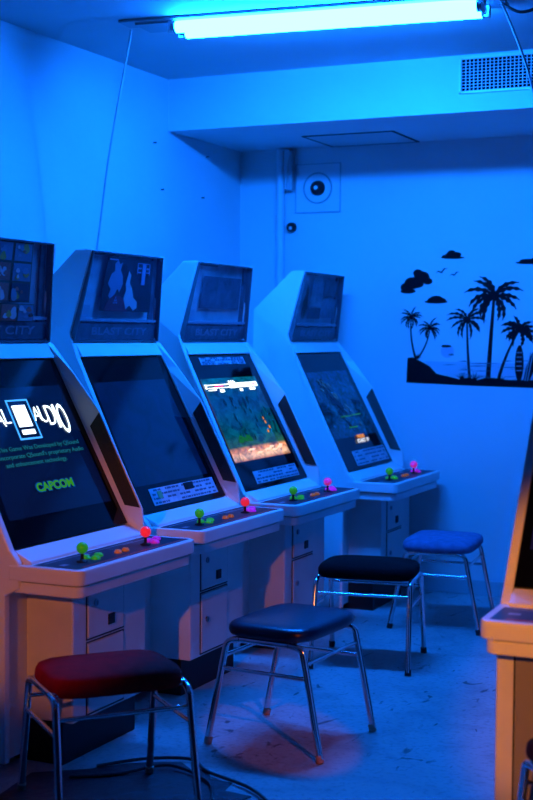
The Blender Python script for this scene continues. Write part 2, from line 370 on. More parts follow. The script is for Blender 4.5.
# ================================================================ arcade cabinets
XG1, ZG1, HG1, XG2, ZG2, HG2 = .2204, 1.2099, .2949, .4988, .6641, .3213
XM1, ZM1, HM1, XM2, ZM2, HM2 = .2561, 1.5963, .2550, .1990, 1.267, .3060
NG = Vector((ZG1 - ZG2, 0, XG2 - XG1)).normalized(); NM = Vector((ZM1 - ZM2, 0, XM2 - XM1)).normalized()
def G(u, v, off=0): return Vector((XG1 + (XG2 - XG1) * v, u * (HG1 + (HG2 - HG1) * v), ZG1 + (ZG2 - ZG1) * v)) + NG * off
def Mq(u, v, off=0): return Vector((XM1 + (XM2 - XM1) * v, u * (HM1 + (HM2 - HM1) * v) - .009 * (1 - v), ZM1 + (ZM2 - ZM1) * v)) + NM * off
def panel(bm, F, u0, u1, v0, v1, o0, o1, mi=0):
    A = [F(u0, v0, o1), F(u1, v0, o1), F(u1, v1, o1), F(u0, v1, o1)]; Bp = [F(u0, v0, o0), F(u1, v0, o0), F(u1, v1, o0), F(u0, v1, o0)]
    return prism(bm, A, Bp, mi)
def quad4(bm, F, pts, o0, o1):
    return prism(bm, [F(u, v, o1) for u, v in pts], [F(u, v, o0) for u, v in pts])
def half_w(z):
    K = ((1.6, .270), (1.285, .312), (1.21, .322), (.66, .3475))
    if z >= 1.6: return .270
    for (z0, w0), (z1, w1) in zip(K, K[1:]):
        if z >= z1: return w0 + (w1 - w0) * (z0 - z) / (z0 - z1)
    return .3475
def picture_mat(name, build):
    m = bpy.data.materials.new(name); m.use_nodes = True; nt = m.node_tree; b = nt.nodes['Principled BSDF']
    b.inputs['Base Color'].default_value = (.012, .014, .02, 1); b.inputs['Roughness'].default_value = .08; b.inputs['Specular IOR Level'].default_value = .3
    tc = nt.nodes.new('ShaderNodeTexCoord'); out = build(nt, tc.outputs['UV'])
    nt.links.new(out, b.inputs['Emission Color']); b.inputs['Emission Strength'].default_value = 1
    return m
def ramp(nt, src, stops, interp='LINEAR'):
    r = nt.nodes.new('ShaderNodeValToRGB'); r.color_ramp.interpolation = interp; e = r.color_ramp.elements
    while len(e) < len(stops): e.new(.5)
    for el, (p, c) in zip(e, stops): el.position = p; el.color = (*c, 1)
    nt.links.new(src, r.inputs[0]); return r.outputs[0]
def nz(nt, vec, scale, det=4, dist=0):
    n = nt.nodes.new('ShaderNodeTexNoise'); n.inputs['Scale'].default_value = scale; n.inputs['Detail'].default_value = det; n.inputs['Distortion'].default_value = dist
    nt.links.new(vec, n.inputs['Vector']); return n.outputs['Fac']
def mixc(nt, a, b, mode, fac=1.0):
    x = nt.nodes.new('ShaderNodeMix'); x.data_type = 'RGBA'; x.blend_type = mode
    if isinstance(fac, float): x.inputs[0].default_value = fac
    else: nt.links.new(fac, x.inputs[0])
    nt.links.new(a, x.inputs[6]); nt.links.new(b, x.inputs[7]); return x.outputs[2]
def comp(nt, vec, i):
    s = nt.nodes.new('ShaderNodeSeparateXYZ'); nt.links.new(vec, s.inputs[0]); return s.outputs[i]
def pic_title(nt, uv):
    return ramp(nt, nz(nt, uv, 2), [(0, (.0, .001, .008)), (1, (.0, .003, .018))])
def pic_off(nt, uv):
    return ramp(nt, nz(nt, uv, 5, 6, 1), [(.3, (.0, .001, .012)), (.6, (.0, .003, .030))])  # faint mottled emission stands in for reflections on the switched-off glass
def pic_fight(nt, uv):
    y = comp(nt, uv, 1)
    base = ramp(nt, y, [(0, (.35, .12, .03)), (.05, (.9, .55, .35)), (.13, (.85, .30, .12)), (.17, (.02, .10, .04)), (.3, (.0, .07, .075)), (.7, (.0, .035, .11)), (.84, (.0, .05, .11)), (1, (.0, .13, .19))])
    n = ramp(nt, nz(nt, uv, 9, 8, 1.2), [(.33, (.22, .25, .35)), (.6, (1.35, 1.3, 1.2))])
    return mixc(nt, base, n, 'MULTIPLY')
def pic_armor(nt, uv):
    y = comp(nt, uv, 1)
    base = ramp(nt, y, [(0, (.0, .015, .09)), (.2, (.0, .03, .16)), (1, (.0, .012, .10))])
    n = ramp(nt, nz(nt, uv, 7, 8, 2.2), [(.38, (.1, .1, .1)), (.55, (1, 1, 1)), (.68, (1.6, 2.6, 2.0))])
    return mixc(nt, base, n, 'MULTIPLY')

def screen_mesh(name, m, parent, u0, u1, v0, v1):
    """slightly bulging picture-tube face with UVs"""
    bm = bmesh.new(); uvl = bm.loops.layers.uv.new('UVMap'); n = 8; V = []
    for i in range(n + 1):
        V.append([])
        for k in range(n + 1):
            a, b = k / n, i / n
            V[-1].append(bm.verts.new(G(u0 + (u1 - u0) * a, v1 + (v0 - v1) * b, .0008 + .0022 * (math.sin(math.pi * a) * math.sin(math.pi * b)) ** .6)))
    for i in range(n):
        for k in range(n):
            f = bm.faces.new((V[i][k], V[i][k + 1], V[i + 1][k + 1], V[i + 1][k]))
            for l, (a, b) in zip(f.loops, ((k, i), (k + 1, i), (k + 1, i + 1), (k, i + 1))): l[uvl].uv = (a / n, b / n)
    # closed rim back to the glass
    rim = [V[0][k] for k in range(n + 1)] + [V[i][n] for i in range(1, n + 1)] + [V[n][k] for k in range(n - 1, -1, -1)] + [V[i][0] for i in range(n - 1, 0, -1)]
    low = [bm.verts.new(v.co - NG * .0006) for v in rim]; L = len(rim)
    for k in range(L): bm.faces.new((rim[k], low[k], low[(k + 1) % L], rim[(k + 1) % L]))
    return link(name, bm, m, parent, smooth=True)

def joystick(cp, x, y, colname, ballm, lab):
    bm = bmesh.new(); lathe(bm, [(.017, .0), (.017, .003), (.008, .006), (.0048, .008), (.0046, .032)], (x, y, .6245), 16)
    s = link('joystick', bm, M_BLACK, cp, smooth=True)
    bm = bmesh.new(); ball(bm, (x, y, .6245 + .042), .0175); b = link('ball_top', bm, ballm, s, smooth=True); b['label'] = lab
def button(cp, x, y, m, lab, r=.0145, z=.6245):
    bm = bmesh.new(); lathe(bm, [(r, 0), (r, .005), (r * .94, .0062), (r * .80, .0066), (r * .78, .0095), (r * .6, .0105)], (x, y, z), 18)
    b = link('push_button', bm, m, cp, smooth=True); b['label'] = lab

def neon_added_glow(name, col, e):
    return mat(name, col, .3, emit=col, estr=e)  # small emission added to brighten balls and buttons, which are no lamps

def cabinet(origin, theta, label, wide_box=False, tilt_wing=True):
    r = root('arcade_cabinet', origin, theta, label, 'arcade cabinet', 'upright arcade cabinets')
    T = .026
    prof = [(0, .03), (0, 1.4163), (.184, 1.6), (.252, 1.6), (.186, 1.300), (.190, 1.284)]
    near = prof + [(XG1 + .003, ZG1 + .002), (XG2 + .004, ZG2), (.535, .628), (.535, .555), (.485, .53), (.485, .03)]
    far = near
    for s, pr_ in ((-1, near), (1, far)):
        bm = bmesh.new()
        prism(bm, [(x, s * half_w(z), z) for x, z in pr_], [(x, s * (half_w(z) - T), z) for x, z in pr_])
        link('side_panel', bm, M_CAB, r, bevel=.004)
    # shell between the side panels
    bp = [(.004, .03), (.004, 1.414), (.186, 1.594), (.222, 1.594), (.150, 1.29), (.145, 1.27), (XG1 - .03, ZG1 - .01), (XG2 - .03, ZG2 - .012), (.46, .60), (.46, .03)]
    bm = bmesh.new(); e = T - .003
    prism(bm, [(x, half_w(z) - e, z) for x, z in bp], [(x, -half_w(z) + e, z) for x, z in bp])
    link('rear_body', bm, M_CABM, r)
    # shelf under the marquee
    bm = bmesh.new(); hw = half_w(1.25) - T
    A = [(.14, 1.272), (.195, 1.268), (.200, 1.262), (XG1 + .010, ZG1 + .004), (XG1 - .035, ZG1 - .004)]
    prism(bm, [(x, hw, z) for x, z in A], [(x, -hw, z) for x, z in A]); link('marquee_shelf', bm, M_CAB, r, bevel=.003)
    # apron below the glass
    bm = bmesh.new(); hw = half_w(.64) - T
    A = [(XG2 - .03, ZG2 - .01), (XG2 + .004, ZG2 - .004), (.560, .632), (.560, .60), (.44, .60)]
    prism(bm, [(x, hw, z) for x, z in A], [(x, -hw, z) for x, z in A]); link('lower_apron', bm, M_CAB, r, bevel=.003)
    # front box and kick base
    bw = .335 if wide_box else .236
    bm = bmesh.new(); box(bm, .45, .6243, -.335 if wide_box else -.200, .335 if wide_box else .228, .13, .60)
    fb = link('front_box', bm, M_CABM, r, bevel=.006)
    link('kick_base', B(.02, .585, -bw + .04, bw - .01, 0, .13), M_BLACK, r)
    if wide_box:
        d = link('front_door', B(.6235, .629, -.285, .285, .16, .515), mat('recess_shade_steel', (.22, .20, .18), .5), r, bevel=.003)  # panel coloured darker in place of the shade in a recess
        bm = bmesh.new()
        for a in ((-.291, -.286, .154, .521), (.286, .291, .154, .521), (-.286, .286, .154, .159), (-.286, .286, .516, .521)): box(bm, .6235, .6255, *a)
        link('door_seam', bm, M_GAP, d)
    # coin door column
    y0, y1 = (-.125, .085)
    for nm, z0, z1 in (('coin_door', .372, .535), ('cash_door', .142, .360)):
        bm = bmesh.new(); t = .0035
        for a in ((y0 - t, y1 + t, z0 - t, z0), (y0 - t, y1 + t, z1, z1 + t), (y0 - t, y0, z0, z1), (y1, y1 + t, z0, z1)): box(bm, .6235, .6262, *a)
        d = link(nm, B(.6235, .6300, y0 + .002, y1 - .002, z0 + .002, z1 - .002), M_CABM, r, bevel=.003)
        link('door_seam', bm, M_GAP, d)
        zz = .478 if nm == 'coin_door' else .262
        bm = bmesh.new(); tube(bm, [(.629, -.082, zz), (.6345, -.082, zz)], .011, 16); link('lock', bm, M_STEEL, d, smooth=True)
        bm = bmesh.new(); box(bm, .6343, .6350, -.0835, -.0805, zz - .006, zz + .006); link('keyhole', bm, M_GAP, d)
        if nm == 'coin_door':
            bm = bmesh.new(); box(bm, .629, .6345, -.012, .024, .396, .430); link('coin_return', bm, M_BLACK, d, bevel=.002)
    # monitor glass
    bm = bmesh.new(); panel(bm, G, -1.0, 1.0, .0, 1.0, -.02, 0); gl = link('monitor_glass', bm, M_GLASS, r)
    bm = bmesh.new()
    panel(bm, G, 1.0, 1.022, .02, 1.0, -.02, .006)
    link('glass_trim', bm, M_CAB, r)
    # black speaker grille set on the inner face of the far wing
    def gx(z): return XG1 + (XG2 - XG1) * (ZG1 - z) / (ZG1 - ZG2)
    TIP = ((1.262, .205), (1.165, .283), (1.034, .386), (.712, .545), (.640, .550), (.600, .520))
    def tipx(z):
        for (za, xa), (zb, xb) in zip(TIP, TIP[1:]):
            if z >= zb: return xa + (xb - xa) * (za - z) / (za - zb)
        return TIP[-1][1]
    bm = bmesh.new(); rows = []
    for z, xt in TIP:
        xb = gx(min(z, 1.235)) if z > 1.2 else gx(max(z, .66)); w = half_w(z)
        xb = min(xb, xt - .004)
        rows.append([bm.verts.new(p) for p in ((xb - .012, w - T - .001, z), (xb, w - T - .001, z), (xt, w - .007, z), (xt, w - .001, z), (xb - .012, w - .001, z))])
    for a, b in zip(rows, rows[1:]):
        for k in range(5): bm.faces.new((a[k], a[(k + 1) % 5], b[(k + 1) % 5], b[k]))
    bm.faces.new(rows[0]); bm.faces.new(rows[-1][::-1])
    wg = link('screen_wing', bm, M_CAB, r)
    def onwing(z, t, off):
        w = half_w(z); a = Vector((gx(z), w - T - .001, z)); b = Vector((tipx(z), w - .007, z)); d = (b - a); n = Vector((-d.y, d.x, 0)).normalized()
        if n.y > 0: n = -n
        return a + d * t + n * off
    fin = [(.985, .30), (1.030, .96), (.716, .93), (.724, .27)]
    bm = bmesh.new(); prism(bm, [onwing(z, t, .004) for z, t in fin], [onwing(z, t, -.002) for z, t in fin])
    link('speaker_grille', bm, M_GRILL, wg)
    # control panel: two stacked lips with rounded front corners
    def cp_outline(g, x0=.500):
        c = .03; h = .350 - g; xf = .748 - g; pts = [(x0, -h), (xf - c, -h)]
        for k in range(1, 7): a = -math.pi / 2 + math.pi / 2 * k / 6; pts.append((xf - c + c * math.cos(a), -h + c + c * math.sin(a)))
        for k in range(0, 7): a = math.pi / 2 * k / 6; pts.append((xf - c + c * math.cos(a), h - c + c * math.sin(a)))
        pts.append((x0, h)); return pts
    bm = bmesh.new(); o = cp_outline(0)
    prism(bm, [(x, y, .624) for x, y in o], [(x, y, .578) for x, y in o]); cp = link('control_panel', bm, M_CAB, r, bevel=.005)
    bm = bmesh.new(); o = cp_outline(.012)
    prism(bm, [(x, y, .574) for x, y in o], [(x, y, .541) for x, y in o]); link('lower_lip', bm, M_CAB, r, bevel=.004)
    bm = bmesh.new(); o = cp_outline(.016); prism(bm, [(x, y, .578) for x, y in o], [(x, y, .574) for x, y in o]); link('lip_seam', bm, M_GAP, r)
    return r, gl, cp
def fit_controls(cp, z=.6245, leftc='green', pinkm=None, art='navy'):
    ov = bmesh.new(); box(ov, .572, .728, -.328, .328, .6236, .6246)
    pan = link('deck_overlay', ov, mat('deck_art_' + art, (.014, .014, .03), .45, spec=.3, noise=(14, .7)), cp)
    bm = bmesh.new(); box(bm, .712, .722, -.29, .32, .6242, .6250); link('red_stripe', bm, mat('red_stripe', (.5, .008, .015), .35), pan)
    bm = bmesh.new()
    for q in ((.590, .594, -.30, .20), (.60, .612, -.10, -.08), (.59, .62, .03, .034), (.60, .604, .12, .33), (.64, .66, -.30, -.27)): box(bm, q[0], q[1], q[2], q[3], .6242, .6249)
    link('printed_lines', bm, mat('print_pale', (.25, .28, .34), .4), pan)
    gm = neon_added_glow('neon_green', (.04, .45, .01), .28); gb = neon_added_glow('neon_green_button', (.03, .45, .02), .28)
    pm = pinkm or neon_added_glow('neon_magenta', (.75, .03, .30), .5); pb = neon_added_glow('neon_magenta_button', (.55, .02, .55), .4)
    ob = neon_added_glow('amber_button', (.55, .13, .02), .28)
    joystick(cp, .665, -.212, 'green', gm, 'green ball top with added glow'); joystick(cp, .665, .156, 'pink', pm, 'pink ball top with added glow')
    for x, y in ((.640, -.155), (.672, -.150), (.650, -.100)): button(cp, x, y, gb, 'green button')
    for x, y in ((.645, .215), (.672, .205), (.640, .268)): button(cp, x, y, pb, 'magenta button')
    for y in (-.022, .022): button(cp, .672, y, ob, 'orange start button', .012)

def marquee(r, band=True):
    """clear hood with a recessed board, a dark rim and the lettered band"""
    bm = bmesh.new(); panel(bm, Mq, -.985, .985, 0, .99, -.04, -.022)
    mb = link('marquee', bm, mat('marquee_board', (.55, .57, .62), .5, noise=(6, .6)), r)
    bm = bmesh.new()
    panel(bm, Mq, -.99, .99, .0, .014, -.022, .004); panel(bm, Mq, -.99, -.972, .014, .985, -.022, .004)
    panel(bm, Mq, .965, .985, .014, .985, -.022, .004); panel(bm, Mq, -.99, .985, .985, 1.0, -.022, .004)
    link('marquee_rim', bm, mat('marquee_rim_plastic', (.10, .11, .13), .25), mb)
    bm = bmesh.new(); panel(bm, Mq, -.97, .96, .80, .975, -.022, -.010); panel(bm, Mq, .80, .90, .03, .8, -.022, -.014); panel(bm, Mq, -.97, -.2, .03, .045, -.022, -.014)
    link('name_band', bm, mat('dark_name_band', (.12, .13, .16), .3, noise=(18, .7)), mb)
    t = mat('band_lettering', (.24, .26, .32), .4)
    for s_, (u, v, w) in (('BLAST CITY', (.06, .89, .40)),):
        text('marquee_lettering', s_, (Mq(u, v, -.009), (0, 1, 0), Mq(0, 0) - Mq(0, 1)), .040, t, mb, width=w, bold=.0008)
    bm = bmesh.new(); panel(bm, Mq, -.96, .95, .745, .775, -.022, -.006); panel(bm, Mq, -.96, -.70, .60, .74, -.022, -.016); panel(bm, Mq, -.93, -.72, .06, .28, -.022, -.017)
    link('inner_ledge', bm, mat('pale_ledge', (.34, .36, .42), .35), mb)
    bm = bmesh.new(); panel(bm, Mq, -.972, .965, .014, .985, .0, .003); link('clear_cover', bm, clear_cover('clear_hood_plastic', .08, (.05, .10, .20)), mb)
    return mb
def flat(bm, F, u0, u1, v0, v1, off): return panel(bm, F, u0, u1, v0, v1, off - .0012, off)

X0 = .405
CABS = [((X0, 0, 0), -.0022), ((X0 - .0602, .8486, 0), -.0003), ((X0 - .0544, 1.6477, 0), .0034), ((X0 + .0203, 2.5678, 0), .0184)]
LBL = ['nearest white arcade cabinet, glowing audio logo and green maker name on its dark screen',
       'white arcade cabinet with a switched-off screen and a fighter poster in its top',
       'white arcade cabinet third from the front with a lit fighting game on its screen',
       'farthest white arcade cabinet by the back wall, armoured figure on its dim screen']

def leaf_shape(bm, F, c, pts, off, sc=1, flip=1):
    P_ = [(c[0] + flip * a * sc, c[1] + b * sc) for a, b in pts]; prism(bm, [F(u, v, off) for u, v in P_], [F(u, v, off - .001) for u, v in P_])

# ---- cabinet one: audio logo
c, gl, cp = cabinet(*CABS[0], LBL[0]); fit_controls(cp, pinkm=neon_added_glow('neon_red_pink', (.95, .02, .04), .65)); mb = marquee(c)
sc = screen_mesh('screen', picture_mat('title_picture', pic_title), gl, -.9, .88, .16, .86)
M_GLOW = emat('logo_glow', (.75, .9, 1), 3.2); M_GLOWB = emat('logo_glow_blue', (.05, .35, 1), 1.6)
UPG = G(0, 0) - G(0, 1)
SH = -.075
bm = bmesh.new(); flat(bm, G, -.10 + SH, .13 + SH, .265, .385, .0046); flat(bm, G, -.09 + SH, .13 + SH, .403, .428, .0046); lg = link('logo_block', bm, M_GLOW, sc)
bm = bmesh.new()
for a in ((-.17, .21, .232, .240), (-.17, .21, .448, .457), (-.175, -.155, .232, .457), (.195, .212, .232, .457)): flat(bm, G, a[0] + SH, a[1] + SH, a[2], a[3], .0046)
link('logo_frame', bm, M_GLOWB, lg)
def glow_letter(ch, u, v, size, w):
    text('logo_lettering', ch, (G(u + SH, v, .0048), (0, 1, 0), UPG), size, M_GLOW, lg, width=w, thick=.0004, bold=-.0012)
for ch, u, v, s_, w in (('V', -.80, .375, .13, .030), ('I', -.72, .366, .12, .010), ('R', -.655, .358, .11, .028), ('T', -.575, .350, .10, .026), ('U', -.49, .342, .095, .030), ('A', -.39, .335, .085, .045), ('L', -.27, .325, .075, .03), ('A', .275, .325, .075, .040), ('U', .40, .330, .088, .040), ('D', .52, .340, .105, .042), ('I', .62, .350, .125, .011), ('O', .73, .368, .155, .048)):
    glow_letter(ch, u, v, s_, w)
M_TXT = emat('dim_screen_text', (.02, .32, .42), .42)
for k, (s_, w) in enumerate((('This Game Was Developed by QSound', .44), ('Incorporate QSound\'s proprietary Audio', .46), ('and enhancement technology.', .33))):
    text('screen_text', s_, (G(.03 if k < 2 else -.12, .500 + .042 * k, .0046), (0, 1, 0), UPG), .021, M_TXT, sc, width=w, thick=.0003)
text('maker_lettering', 'CAPCOM', (G(.01, .722, .0046), (0, 1, 0), UPG), .040, emat('blue_outline_text', (.0, .12, .5), .5), sc, width=.212, thick=.0002, bold=.0035)
text('maker_lettering', 'CAPCOM', (G(.01, .722, .0052), (0, 1, 0), UPG), .038, emat('green_text', (.06, .50, .03), .5), sc, width=.200, thick=.0003, bold=.0012)
# poster sheets made of cartoon panels
random.seed(3)
def sheet(mb, u0, u1, v0, v1, nx, ny, seed, name='poster_sheet'):
    random.seed(seed)
    bm = bmesh.new(); flat(bm, Mq, u0, u1, v0, v1, -.003); s = link(name, bm, mat('poster_ground', (.10, .075, .03), .5), mb)
    cols = [(.45, .10, .06), (.50, .32, .05), (.45, .45, .48), (.16, .22, .30), (.03, .03, .05), (.30, .36, .16)]
    bms = [bmesh.new() for _ in cols]
    for i in range(nx):
        for k in range(ny):
            a0 = u0 + (u1 - u0) * (i + .06) / nx; a1 = u0 + (u1 - u0) * (i + .94) / nx; b0 = v0 + (v1 - v0) * (k + .06) / ny; b1 = v0 + (v1 - v0) * (k + .94) / ny
            flat(bms[random.choice((0, 3, 4, 5, 4))], Mq, a0, a1, b0, b1, -.0012)
            for q in range(5):
                cx = random.uniform(a0 + .04, a1 - .04); cy = random.uniform(b0 + .03, b1 - .03); ru = random.uniform(.02, .07); rv = ru * random.uniform(.5, .9)
                P_ = [(cx + ru * math.cos(t) * (1 + .25 * math.sin(3 * t)), cy + rv * math.sin(t)) for t in [2 * math.pi * w / 12 for w in range(12)]]
                P_ = [(min(max(a, a0), a1), min(max(b, b0), b1)) for a, b in P_]
                prism(bms[random.choice((1, 2, 2, 3, 2, 0))], [Mq(a, b, .0002 * q) for a, b in P_], [Mq(a, b, -.0006) for a, b in P_])
    for cc, b in zip(cols, bms):
        if len(b.verts): link('poster_art', b, mat('poster_ink_%d' % cols.index(cc), cc, .5), s)
        else: b.free()
sheet(mb, -.75, -.28, .03, .6, 2, 3, 5); sheet(mb, -.26, .56, .02, .605, 2, 3, 8); sheet(mb, -.30, .66, .62, .80, 3, 1, 12)

# ---- cabinet two: screen off, fighter poster
c, gl, cp = cabinet(*CABS[1], LBL[1]); fit_controls(cp, pinkm=neon_added_glow('neon_red_pink', (.9, .02, .08), .5)); mb = marquee(c)
screen_mesh('screen', picture_mat('unlit_picture', pic_off), gl, -.95, .80, .165, .835)
def card(gl, u0, u1, v0, v1, seed, tone=(.46, .50, .56)):
    bm = bmesh.new(); flat(bm, G, u0, u1, v0, v1, .0025); k = link('instruction_card', bm, mat('card_paper', tone, .45, noise=(30, .25)), gl)
    random.seed(seed); bm = bmesh.new(); n = 4
    for i in range(n):
        v = v0 + (v1 - v0) * (i + .5) / n; u = u0 + .04
        while u < u1 - .08:
            w = random.uniform(.02, .10)
            if random.random() < .75: flat(bm, G, u, min(u + w, u1 - .03), v - .006, v + .006, .0034)
            u += w + .02
    link('card_print', bm, mat('card_ink', (.08, .09, .13), .5), k)
    return k
k = card(gl, -.70, .85, .862, .968, 1)
bm = bmesh.new(); flat(bm, G, .10, .32, .865, .91, .0040); link('card_picture', bm, M_BLACK, k)
bm = bmesh.new(); flat(bm, G, -.55, -.45, .885, .93, .0042); link('card_picture', bm, mat('card_green', (.12, .35, .12), .5), k)
bm = bmesh.new(); flat(bm, Mq, -.54, .74, .05, .655, -.004); ps = link('poster', bm, mat('poster_black', (.012, .010, .016), .5), mb)
fA = [(-.30, -.02), (-.22, -.16), (-.12, -.20), (-.16, -.30), (-.06, -.36), (.02, -.30), (.10, -.33), (.06, -.22), (.16, -.14), (.20, -.02), (.12, .10), (.04, .05), (-.04, .16), (-.10, .24), (-.22, .16), (-.18, .06)]
bm = bmesh.new(); leaf_shape(bm, Mq, (-.22, .36), fA, -.0015, .78); link('poster_figure', bm, mat('poster_blue_grey', (.20, .24, .34), .5), ps)
fB = [(-.05, -.32), (.04, -.26), (.02, -.14), (.12, -.06), (.20, .08), (.34, .14), (.36, .24), (.24, .28), (.10, .20), (-.02, .26), (-.14, .10), (-.08, -.02), (-.12, -.12)]
bm = bmesh.new(); leaf_shape(bm, Mq, (.10, .43), fB, -.0008, .75); link('poster_figure', bm, mat('poster_pale', (.48, .46, .50), .5), ps)
bm = bmesh.new(); leaf_shape(bm, Mq, (-.12, .565), [(-.28, -.02), (-.12, -.10), (.05, -.08), (.18, .0), (.26, .09), (-.34, .09)], -.0011, 1); link('poster_figure', bm, mat('poster_maroon', (.30, .01, .03), .5), ps)
bm = bmesh.new()
for i in range(3):
    for q in range(i + 1): leaf_shape(bm, Mq, (-.20 - .02 * i + .04 * q, .50 + .028 * i), [(-.015, .01), (0, -.012), (.015, .01)], -.0003, 1)
for a in ((.28, .64, .09, .10), (.28, .30, .09, .22), (.62, .64, .09, .22), (.42, .52, .10, .34), (.30, .40, .14, .16), (.54, .62, .14, .16), (.30, .40, .19, .205), (.54, .62, .19, .205)): flat(bm, Mq, *a, -.0006)
flat(bm, Mq, -.50, -.28, .07, .085, -.0006)
link('poster_print', bm, mat('poster_line_blue', (.26, .30, .46), .5), ps)

# ---- cabinet three: lit fighting game
c, gl, cp = cabinet(*CABS[2], LBL[2]); fit_controls(cp); mb = marquee(c)
bm = bmesh.new(); flat(bm, Mq, -.62, .70, .17, .58, -.012); link('faded_poster', bm, mat('faded_print', (.10, .11, .15), .6, noise=(16, .6)), mb)
sc = screen_mesh('screen', picture_mat('fight_picture', pic_fight), gl, -.94, .82, .180, .800)
hw = emat('hud_white', (.85, .95, 1), 3.2); bm = bmesh.new()
for a in ((-.90, -.16, .229, .234), (-.90, -.16, .252, .256), (-.90, -.87, .225, .259), (.08, .74, .225, .259), (-.84, -.60, .266, .272), (-.5, -.38, .268, .288), (.12, .20, .27, .288), (.45, .62, .268, .284)): flat(bm, G, *a, .0048)
hd = link('health_bars', bm, hw, sc)
bm = bmesh.new(); flat(bm, G, -.62, -.36, .235, .246, .0054); flat(bm, G, .55, .68, .235, .245, .0054); link('health_bar_fill', bm, emat('hud_magenta', (1, .03, .35), 1.3), hd)
bm = bmesh.new()
for k in range(6): flat(bm, G, -.15 + .035 * k, -.13 + .035 * k, .205 + .010 * (k % 2), .262, .0054)
link('match_timer', bm, hw, hd)
random.seed(21)
bm = bmesh.new()
for k in range(26):
    u, v = random.uniform(-.55, .72), random.uniform(.34, .64); s_ = random.uniform(.02, .06)
    leaf_shape(bm, G, (u, v), [(-s_ * .35, 0), (0, -s_ * .7), (s_ * .4, -s_ * .1), (s_ * .1, s_ * .6)], .0048, 1)
link('leaf_reflection_spots', bm, mat('screen_black', (.0, .002, .01), .3), sc)  # dark spots painted in for leaf-like reflections on the glass
bm = bmesh.new()
for u, v, a in ((-.52, .655, .07), (-.44, .640, .05), (-.36, .650, .06), (-.27, .635, .07), (-.22, .655, .05), (-.50, .625, .035)):
    leaf_shape(bm, G, (u, v), [(-a, .01), (-a * .5, -a * .35), (a * .2, -a * .15), (a * .7, -a * .3), (a, .012), (a * .2, a * .2), (-a * .4, a * .12)], .0049, 1)
link('game_fighter', bm, emat('fighter_green', (.01, .26, .09), .5), sc)
bm = bmesh.new()
for u, v in ((.42, .50), (.44, .53), (.50, .57), (.40, .60)): flat(bm, G, u, u + .03, v, v + .022, .0049)
link('sparks', bm, emat('spark_orange', (1, .28, .05), .9), sc)
bm = bmesh.new(); random.seed(31)
for k in range(7):
    u, v, a = random.uniform(-.35, .60), random.uniform(.722, .768), random.uniform(.08, .22)
    leaf_shape(bm, G, (u, v), [(-a, .006), (-a * .3, -.010), (a * .5, -.007), (a, -.004), (a * .4, .007)], .0049 + .00005 * k, 1)
link('bright_ground', bm, emat('ground_white', (1, .72, .55), 1.15), sc)
card(gl, -.58, .78, .880, .972, 2); card(gl, -.72, .70, .022, .078, 4, (.25, .29, .36))

# ---- cabinet four: armoured figure
c, gl, cp = cabinet(*CABS[3], LBL[3]); fit_controls(cp); mb = marquee(c)
sc = screen_mesh('screen', picture_mat('armour_picture', pic_armor), gl, -.94, .84, .165, .735)
bm = bmesh.new(); random.seed(9)
for k in range(20):
    t = k / 19; u = -.55 + .5 * t + random.uniform(-.14, .14); v = .30 + .32 * t + random.uniform(-.05, .05); s_ = random.uniform(.06, .14)
    leaf_shape(bm, G, (u, v), [(-s_, -s_ * .3), (-s_ * .2, -s_ * .45), (s_ * .5, s_ * .1), (s_, s_ * .5), (0, s_ * .15)], .0044 + .00004 * k, 1)
link('armoured_figure', bm, mat('screen_black', (0, .002, .01), .3), sc)
bm = bmesh.new(); random.seed(10)
for k in range(16):
    t = k / 15; u = -.6 + .9 * t + random.uniform(-.1, .1); v = .26 + .36 * t + random.uniform(-.07, .07); s_ = random.uniform(.03, .09)
    leaf_shape(bm, G, (u, v), [(-s_, -s_ * .2), (0, -s_ * .32), (s_, s_ * .35), (s_ * .2, s_ * .12)], .0052, 1)
link('armour_highlight', bm, emat('armour_blue', (.01, .10, .38), .8), sc)
bm = bmesh.new()
for a in ((-.34, .10, .558, .566), (.16, .54, .554, .562), (-.20, .18, .655, .664)): flat(bm, G, *a, .0054)
link('green_lines', bm, emat('dim_green', (.02, .30, .16), .6), sc)
tc_ = emat('insert_white', (.8, .85, 1), 1.0)
text('screen_text', 'PRESS', (G(.10, .745, .006), (0, 1, 0), UPG), .024, emat('insert_orange', (1, .35, .1), .8), gl, width=.10, thick=.0003, bold=.001)
text('screen_text', 'START 1P', (G(.13, .782, .006), (0, 1, 0), UPG), .026, tc_, gl, width=.16, thick=.0003, bold=.001)
card(gl, -.53, .90, .850, .975, 6, (.20, .24, .30))
def sheets4(mb):
    for n, (a, col) in enumerate((((-.42, .12, .09, .33), (.22, .25, .31)), ((.14, .74, .09, .34), (.09, .10, .14)), ((-.42, .12, .33, .50), (.30, .33, .38)), ((.14, .74, .36, .65), (.20, .23, .29)), ((-.46, .10, .51, .67), (.07, .08, .12)))):
        bm = bmesh.new(); flat(bm, Mq, *a, -.010 + .0008 * n); k = link('paper_sheet', bm, mat('paper_%d' % n, col, .6, noise=(25, .5)), mb)
    bm = bmesh.new(); leaf_shape(bm, Mq, (-.66, .42), [(-.05, -.26), (.05, -.20), (.10, -.05), (.14, .08), (.06, .26), (-.06, .20), (-.10, .02), (-.02, -.10)], -.008, 1); link('poster_figure', bm, M_BLACK, mb)
sheets4(mb)

# ---- the cabinet at the right edge
c, gl, cp = cabinet((2.668, .290, 0), math.radians(-88), 'white arcade cabinet at the right edge, turned to the camera and lit orange', wide_box=True)
fit_controls(cp); mb = marquee(c)
screen_mesh('screen', picture_mat('off_screen_reflection_b', pic_off), gl, -.92, .85, .165, .835)

